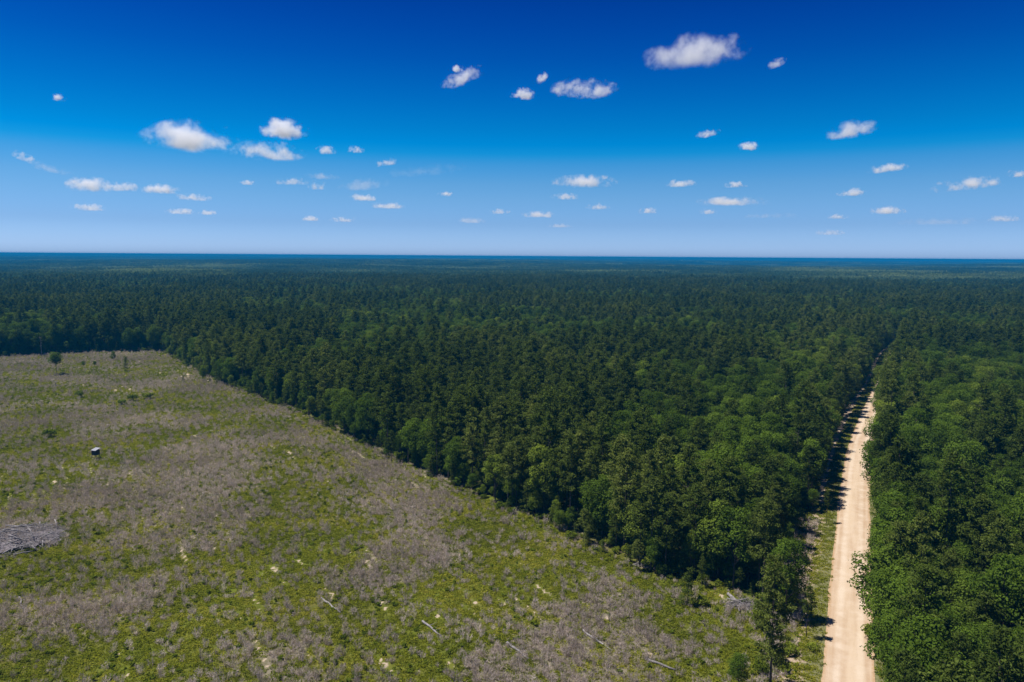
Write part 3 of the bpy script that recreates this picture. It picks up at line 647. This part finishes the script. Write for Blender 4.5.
single_tree('broad', 1, (84, 369), 5.0, 'small green sapling just right of the lone slender tree', 'sapling', wide=.9)
single_tree('broad', 0, (95, 367), 3.8, 'tiny sapling between the lone tree and the spire-shaped conifer', 'sapling', wide=.9)
single_tree('broad', 5, (203, 381), 8.5, 'dark bushy young tree standing just off the far clearing corner', 'young_tree', wide=.8)
single_tree('pine', 8, (183, 382), 3.6, 'short conifer sapling in dry brush near the far clearing corner', 'pine_sapling')
single_tree('pine', 7, (687, 606), 7.2, 'cone-shaped pine sapling in the clearing near the forest corner', 'pine_sapling')
PINES += protos('pine', 1, lambda i: make_pine(23.5, .20, 3.7, 1.1, nbr=62))
single_tree('pine', 10, (770, 692), 21.5, 'tall dark pine standing alone in front between clearing and road', 'pine_tree', wide=.92)
single_tree('broad', 5, (738, 690), 6.2, 'low bushy tree at the bottom edge beside the tall front pine', 'young_tree')
big = px(889, 580, 11.0)
plant('broad', 5, 'broadleaf_tree', big, 1.3, 1.0, 'large rounded broadleaf tree bulging over the right road edge in front', 'tree', sz=1.05)
single_tree('shrub', 1, (762, 676), 2.8, 'leafy bush left of the tall front pine trunk', 'bush', 'bush'); single_tree('shrub', 0, (777, 662), 2.4, 'bush right behind the tall front pine trunk', 'bush', 'bush')
single_tree('pine', 1, (806, 639), 9.5, 'thin bare-stemmed young pine on the verge near the front', 'pine_tree', wide=.8)
single_tree('pine', 3, (826.5, 524), 8.5, 'thin young pine on the left verge farther up the road', 'pine_tree', wide=.75)
for (xy, H, i, lb) in [((80, 398), 2.6, 1, 'dark round bush in the green strip of the far clearing'), ((122, 405), 2.0, 3, 'low spreading bush in the far clearing, lowest of a cluster'),
        ((133, 401), 2.4, 0, 'upright bush in the far clearing, tallest of a cluster'), ((148, 399), 2.2, 2, 'small bush at the right end of the far clearing cluster'),
        ((50, 437), 2.3, 0, 'small dark bush alone above the raised hunting blind'), ((702, 606), 2.2, 3, 'dark low bush beside the cone-shaped pine sapling'),
        ((628, 556), 2.8, 1, 'bright green bush in front of the clearing edge trees'), ((760, 625), 3.2, 1, 'bright bush at the foot of the tall front pine'),
        ((790, 655), 2.2, 3, 'leafy bush on the scrubby corner beside the verge'), ((782, 672), 1.8, 2, 'low bush on the scrubby corner at the bottom edge'),
        ((813, 652), 1.7, 3, 'dark bush at the foot of the thin front young pine'), ((874, 642), 2.8, 0, 'airy bush leaning over the right road edge in front')]:
    single_tree('shrub', i, xy, H*(1.45 if xy[1] < 440 else 1), lb, 'bush', 'bush')
# grey dead trees
def snag(xy, H, lb):
    mb, at = trunk_mb(H, .22, rng.normal(0, .3, 2)); bm_ = []
    e = bpy.data.objects.new('dead_tree', None); COL.objects.link(e); p = px(*xy); e.location = (p[0], p[1], -.1)
    obj('trunk', mb.mesh('snag_trunk', [M['greywood']], True), e)
    for i in range(7):
        z = H*rng.uniform(.45, .95); a = i*2.399; L = rng.uniform(.8, 2.2); m2 = MB(); q = at(z); m2.tube([q, q+[math.cos(a)*L*.6, math.sin(a)*L*.6, .2*L], q+[math.cos(a)*L, math.sin(a)*L, .55*L]], [.06, .04, .015], 4)
        obj('branch', m2.mesh('snag_branch', [M['greywood']]), e)
    tag(e, lb, 'dead tree', 'dead grey trees')
snag((42, 357), 13, 'pale dead trunk before the dark tree wall at far left of clearing')
snag((277, 397), 15, 'pale bare dead trunk at the clearing edge left of centre')
snag((56, 387), 3.6, 'short pale stump in dry brush just below the lone tree')

# logs and slash left from the cutting
def log(a, b, r, lb, name='fallen_log'):
    a, b = px(*a), px(*b); c = (a+b)/2; L = np.linalg.norm(b-a); mb = MB(); n = 6
    pts = [np.array([(t-.5)*L, rng.normal(0, .10), r*.8+rng.normal(0, .04)]) for t in np.linspace(0, 1, n)]
    mb.tube(pts, [r*(1.1-.5*t) for t in np.linspace(0, 1, n)], 7)
    r *= .62; e = bpy.data.objects.new(name, None); COL.objects.link(e); e.location = (*c, field_z(c[:1], c[1:])[0]+.05); e.rotation_euler[2] = math.atan2(*(b-a)[::-1])
    obj('stem', mb.mesh('log_stem', [M['greywood']], True), e)
    for k in range(4):
        t = rng.uniform(-.4, .45); sgn = random.choice((-1, 1)); m2 = MB(); l_ = rng.uniform(.5, 1.3); m2.tube([[t*L, 0, r], [t*L+.5*l_, sgn*.5*l_, r+.3*l_], [t*L+.7*l_, sgn*l_, r+.5*l_]], [.05, .035, .012], 4); obj('branch', m2.mesh('log_branch', [M['greywood']]), e)
    return tag(e, lb, 'log', 'fallen logs in the clearing')
for a, b, r, lb in [((583, 631), (612, 652), .20, 'grey log in brush between the bare sand patches, right foreground'), ((645, 660), (676, 672), .22, 'longest grey fallen log near the bottom of the clearing'),
        ((423, 622), (441, 637), .20, 'short grey log below the pale sand patch in the centre foreground'),
        ((507, 644), (529, 660), .22, 'grey log half sunk in brush at bottom centre'), ((222, 511), (233, 521), .17, 'short pale branch lying in the middle of the clearing'), ((322, 599), (341, 614), .20, 'grey log in green regrowth right of the long sandy streak'),
        ((19, 598), (26, 614), .16, 'grey log below the large slash pile at left'),
        ((630, 551), (656, 567), .26, 'pale log lying along the forest edge by the bright bush'), ((728, 596), (750, 615), .30, 'pale log along the forest corner beside the tall front pine'),
        ((196, 436), (216, 430), .14, 'thin pale pole lying along the green track in the clearing')]:
    log(a, b, r, lb)
def slash(xy, rx, ry, hgt, nlog, nst, lb):
    p = px(*xy); e = bpy.data.objects.new('slash_pile', None); COL.objects.link(e); e.location = (*p, field_z(p[:1], p[1:])[0])
    base = []
    for k in range(3):
        mb = MB(); L = 5.0-k; mb.tube([[-L/2, 0, 0], [-L/6, .15, .05], [L/5, -.1, .1], [L/2, .1, 0]], [.16, .14, .11, .07], 6); base.append(mb.mesh('slash_log', [M['greywood']], True))
    def spot():
        a = rng.uniform(0, 6.28); u = math.sqrt(rng.uniform()); return math.cos(a)*u*rx, math.sin(a)*u*ry, hgt*(1-u*u)*rng.uniform(.3, 1)+.12
    for k in range(nlog):
        x, y, z = spot(); o = obj('log', base[k % 3], e, (x, y, z)); o.rotation_euler = (0, rng.normal(0, .25), rng.normal(.3, 1.1)); o.scale = (rng.uniform(.6, 1.1),)*3
    g = np.linspace(-1.05, 1.05, 34); X, Y = np.meshgrid(g, g); rr = np.hypot(X, Y); Z = hgt*np.clip(1-rr*rr, -.1, 1)*.30+(fbm(X*9, Y*9, 131, 3)-.5)*.9*np.clip(1.1-rr, 0, 1)+.05
    F_ = [(j*34+i, j*34+i+1, (j+1)*34+i+1, (j+1)*34+i) for j in range(33) for i in range(33) if rr[j, i] < .62+.75*(fbm(np.array([X[j, i]*2.2+5]), np.array([Y[j, i]*2.2+5]), 141, 3)[0]-.2)]
    obj('heap', mesh('slash_heap', np.stack([X.ravel()*rx, Y.ravel()*ry, Z.ravel()], 1), F_, [M['slash']]), e)
    mb = MB()
    for k in range(nst):
        x, y, z = spot(); a = rng.normal(.3, 1.3); L = rng.uniform(.8, 3.0); d = np.array([math.cos(a), math.sin(a), rng.normal(0, .3)])*L
        mb.tube([np.array([x, y, z])-d/2, np.array([x, y, z])+d/2+rng.normal(0, .1, 3)], [rng.uniform(.025, .06), .012], 3, False)
    o = obj('branches', mb.mesh('slash_branches', [M['greywood']]), e); o['kind'] = 'stuff'
    tag(e, lb, 'brush pile', 'slash piles')
slash((18, 541), 10, 10, 2.8, 60, 900, 'large grey pile of cut branches at the left picture edge')
slash((744, 606), 3.2, 2.2, .8, 8, 160, 'small grey heap of cut branches at the forest corner')
slash((650, 565), 3.4, 1.6, .6, 7, 140, 'low grey debris heap along the forest edge by the pale log')

# raised hunting blind
def blind(xy):
    p = px(*xy); e = bpy.data.objects.new('hunting_blind', None); COL.objects.link(e); e.location = (*p, field_z(p[:1], p[1:])[0]); e.rotation_euler[2] = R(70); e.scale = (.88,)*3
    z0, w, h = 1.5, 1.9, 1.75
    def part(nm, c, d, m, par=e, rot=None):
        mb = MB(); mb.box(c, d, rot); return obj(nm, mb.mesh(nm, [M[m]]), par)
    part('floor', (0, 0, z0), (w+.1, w+.1, .1), 'timber')
    for sx in (-1, 1):
        wl = part('wall', (sx*(w/2-.025), 0, z0+.05+h/2), (.05, w, h), 'darkpaint'); part('window', (sx*(w/2+.004), 0, z0+1.15), (.02, 1.2, .38), 'opening_shade', wl)  # windows are solid panels on the wall, inner shade painted on
        wl = part('wall', (0, sx*(w/2-.025), z0+.05+h/2), (w-.102, .05, h), 'darkpaint'); part('window', (0, sx*(w/2+.004), z0+1.15), (1.2, .02, .38), 'opening_shade', wl)
        for sy in (-1, 1):
            mb = MB(); mb.tube([(sx*(w/2+.2), sy*(w/2+.2), -.2), (sx*(w/2-.1), sy*(w/2-.1), z0-.05)], [.07, .07], 6); obj('leg', mb.mesh('leg', [M['timber']]), e)
    a = R(14); rot = np.array([[math.cos(a), 0, math.sin(a)], [0, 1, 0], [-math.sin(a), 0, math.cos(a)]]).T
    part('roof', (0, 0, z0+h+.28), (w/math.cos(a)+.35, w+.35, .06), 'roofmetal', rot=rot)
    ld = MB()
    for sy in (-.22, .22): ld.tube([(w/2+.75, sy, 0), (w/2+.06, sy, z0)], [.03, .03], 5)
    for t in (.2, .4, .6, .8): ld.tube([(w/2+.75-.69*t, -.22, z0*t), (w/2+.75-.69*t, .22, z0*t)], [.025, .025], 5)
    obj('ladder', ld.mesh('ladder', [M['timber']]), e)
    tag(e, 'raised dark hunting blind with a pale roof standing in the clearing', 'hunting blind')
blind((96, 459))

# ------------------------------------------------------------------ clouds
def cloud_material():
    m, t, o = material('cloud_vapour'); k = NT(t)
    oc = k.n('ShaderNodeTexCoord').outputs['Object']; pos = k.n('ShaderNodeNewGeometry').outputs['Position']
    cell = k.attr('cell', 'OBJECT'); dn = k.attr('density', 'OBJECT')
    sv = k.n('ShaderNodeVectorMath', operation='SCALE'); t.links.new(pos, sv.inputs[0]); t.links.new(k.math('DIVIDE', 1.0, cell), sv.inputs['Scale'])
    n = k.noise(sv.outputs[0], 1.15, 7, .64); n0 = k.noise(sv.outputs[0], .42, 1, .5)
    ln = k.n('ShaderNodeVectorMath', operation='LENGTH'); t.links.new(oc, ln.inputs[0]); r = ln.outputs['Value']
    z = k.sep(oc)[2]
    f = k.math('ADD', k.math('SUBTRACT', .70, r), k.math('ADD', k.math('MULTIPLY', k.math('SUBTRACT', n, .5), 3.0), k.math('MULTIPLY', k.math('SUBTRACT', n0, .5), 1.3)))
    d = k.math('MULTIPLY', k.ramp(f, .02, .75), k.ramp(r, .80, .99, 1, 0)); d = k.math('MULTIPLY', d, k.ramp(z, -.52, -.30))
    d = k.math('MULTIPLY', d, dn)
    v = k.n('ShaderNodeVolumeScatter'); v.inputs['Color'].default_value = (.998, .998, .998, 1); v.inputs['Anisotropy'].default_value = .15; t.links.new(d, v.inputs['Density'])
    t.links.new(v.outputs[0], o.inputs['Volume']); return m
M['cloud'] = cloud_material()
def ico(n=12, k=20):
    mb = MB(); V = [[0, 0, -1]]+[[math.sin(math.pi*i/n)*math.cos(2*math.pi*j/k), math.sin(math.pi*i/n)*math.sin(2*math.pi*j/k), -math.cos(math.pi*i/n)] for i in range(1, n) for j in range(k)]+[[0, 0, 1]]
    F = [(0, 1+(j+1) % k, 1+j) for j in range(k)]+[(1+(i-1)*k+j, 1+(i-1)*k+(j+1) % k, 1+i*k+(j+1) % k, 1+i*k+j) for i in range(1, n-1) for j in range(k)]+[(len(V)-1, 1+(n-2)*k+j, 1+(n-2)*k+(j+1) % k) for j in range(k)]
    return mesh('cloud', V, F, [M['cloud']], smooth=True)
CLOUD = ico(); BASE = 1350.0
CL = [(198, 140, 84, 32, 1.1, 0, 'large puffy white cloud, leftmost of the bright group at left'), (270, 153, 62, 20, .8, 0, 'long ragged cloud trailing right of the large puffy left cloud'), (285, 131, 48, 22, 1.0, 0, 'rounded white cloud above the long ragged left cloud'),
      (463, 79, 42, 16, .7, 24, 'slanting cloud streak high near the centre'), (457, 69, 14, 9, .5, 0, 'small puff just above the slanting cloud streak'), (59, 98, 11, 10, .5, 0, 'tiny lone puff high at far left'),
      (327, 151, 20, 11, .4, 0, 'faint small puff right of the long ragged left cloud'), (355, 150, 16, 9, .5, 0, 'second small puff right of the long ragged left cloud'), (89, 186, 36, 15, .7, 0, 'lumpy low cloud at far left beside a fainter one'), (121, 187, 24, 12, .5, 0, 'fainter cloud right of the lumpy low far left cloud'),
      (160, 190, 32, 11, .8, 0, 'compact bright low cloud below the large puffy left cloud'), (91, 208, 30, 8, .7, 0, 'flat low cloud, lowest at far left'), (193, 198, 30, 8, .6, 0, 'flat thin cloud right of the compact bright low cloud'), (180, 212, 24, 7, .5, 0, 'low thin cloud under the flat thin left cloud'), (208, 213, 16, 6, .5, 0, 'small low cloud beside the low thin left cloud'),
      (292, 182, 28, 9, .4, 0, 'faint thin cloud under the rounded left cloud'), (318, 186, 18, 13, .5, 0, 'upright faint puff right of the faint thin cloud'), (361, 198, 26, 9, .7, 0, 'small bright low cloud left of centre'), (388, 206, 34, 8, .6, 0, 'flat low cloud right of the small bright low cloud'), (344, 220, 28, 7, .5, 0, 'low flat cloud nearest the horizon left of centre'),
      (311, 219, 16, 6, .5, 0, 'tiny low cloud left of the low flat cloud near the horizon'), (24, 158, 20, 9, .3, -20, 'thin wisp at the far left edge'), (386, 163, 20, 9, .35, 10, 'faint slanting puff left of centre at mid height'), (445, 194, 16, 7, .5, 0, 'tiny low puff just left of the picture centre'), (500, 212, 20, 7, .5, 0, 'tiny low puff at the picture centre'),
      (524, 95, 24, 13, .8, 0, 'small round cloud left of the flat bright centre cloud'), (541, 79, 16, 13, .5, 30, 'small ragged puff above the small round cloud'), (583, 90, 60, 20, 1.0, 0, 'flat bright cloud high right of the centre'), (694, 54, 86, 32, .55, 5, 'largest ragged cloud, highest in the sky'), (777, 64, 16, 10, .3, 20, 'faint wisp right of the largest ragged cloud'),
      (708, 134, 22, 9, .6, 10, 'small slanting puff under the largest ragged cloud'), (747, 147, 22, 10, .7, 0, 'small round puff right of the small slanting puff'), (851, 131, 40, 18, .55, 6, 'isolated oval cloud in the right sky'), (585, 182, 58, 15, .9, 0, 'bright lumpy low cloud right of centre'), (565, 197, 26, 8, .6, 0, 'small flat cloud under the bright lumpy low cloud'),
      (598, 207, 22, 8, .5, 0, 'small low puff right of the small flat cloud'), (540, 215, 40, 8, .6, 0, 'low double cloud near the horizon at the centre'), (648, 211, 20, 8, .5, 0, 'tiny low cloud left of the long flat right cloud'), (681, 184, 28, 9, .6, 0, 'small cloud above the long flat right cloud'), (736, 185, 20, 8, .6, 0, 'small bright puff just above the long flat right cloud'),
      (733, 202, 66, 10, .8, 0, 'long flat low cloud right of centre'), (708, 212, 16, 7, .4, 0, 'tiny faint puff under the long flat right cloud'), (852, 193, 24, 9, .7, 0, 'small bright low cloud under the isolated oval cloud'), (886, 169, 32, 9, .6, 6, 'thin slanting cloud right of the isolated oval cloud'), (965, 185, 48, 14, .9, 5, 'bright peaked low cloud at the far right'),
      (887, 211, 30, 9, .7, 0, 'low bright cloud, lowest of the right group'), (1019, 174, 18, 9, .6, 0, 'cloud cut off by the right picture edge'), (838, 217, 18, 6, .4, 0, 'faint low cloud left of the low bright right cloud'), (1003, 219, 22, 7, .4, 0, 'faint low cloud near the horizon at far right'), (830, 233, 26, 6, .35, 0, 'faint flat cloud closest to the horizon on the right'),
      (428, 171, 90, 12, .10, 6, 'long barely visible veil left of centre'), (362, 186, 50, 14, .13, 8, 'faint veil above the small bright low cloud'), (52, 170, 34, 9, .13, -14, 'faint trailing veil under the far left wisp'), (322, 177, 34, 7, .18, 0, 'thin pale streak above the upright faint puff'),
       (940, 222, 60, 8, .14, 0, 'faint flat streak low at right'), (770, 216, 44, 7, .14, 0, 'faint low streak right of the long flat cloud'), (470, 221, 34, 7, .2, 0, 'faint low streak near the horizon left of centre'), (248, 183, 14, 6, .4, 0, 'tiny puff alone between the two left groups'), (560, 226, 26, 5, .2, 0, 'faintest low streak at the centre above the horizon')]
for cx, cy_, w, h, den, tilt, lb in CL:
    d = CR@np.array([(cx-512)/FPX, (341-cy_)/FPX, -1.0]); t_ = (BASE-CAM_H)/d[2]; c = d*t_; dist = np.linalg.norm(c)
    W, H = w*dist/FPX*.62, h*dist/FPX*.62
    o = obj('cloud', CLOUD, None, (c[0], c[1], BASE), 0, (W, W*.7, H)); o.rotation_euler = (0, R(-tilt), math.atan2(-c[0], c[1]))
    o['cell'] = float(max(H*.9, W*.26)); o['density'] = float(den*3.4/(W*.7))
    tag(o, lb, 'cloud', 'scattered fair-weather clouds')

# ------------------------------------------------------------------ haze: the air between here and the horizon
mb = MB(); mb.box((0, 16000, 17), (76000, 40000, 101)); hm, t, o_ = material('haze_air'); k = NT(t)
pv = k.n('ShaderNodeVolumePrincipled'); pv.inputs['Color'].default_value = (.008, .27, .58, 1); pv.inputs['Density'].default_value = 1.6e-4; pv.inputs['Anisotropy'].default_value = 0.0
t.links.new(pv.outputs[0], o_.inputs['Volume'])
tag(obj('haze', mb.mesh('haze', [hm])), 'blue haze over the distant forest', 'haze', kind='stuff')
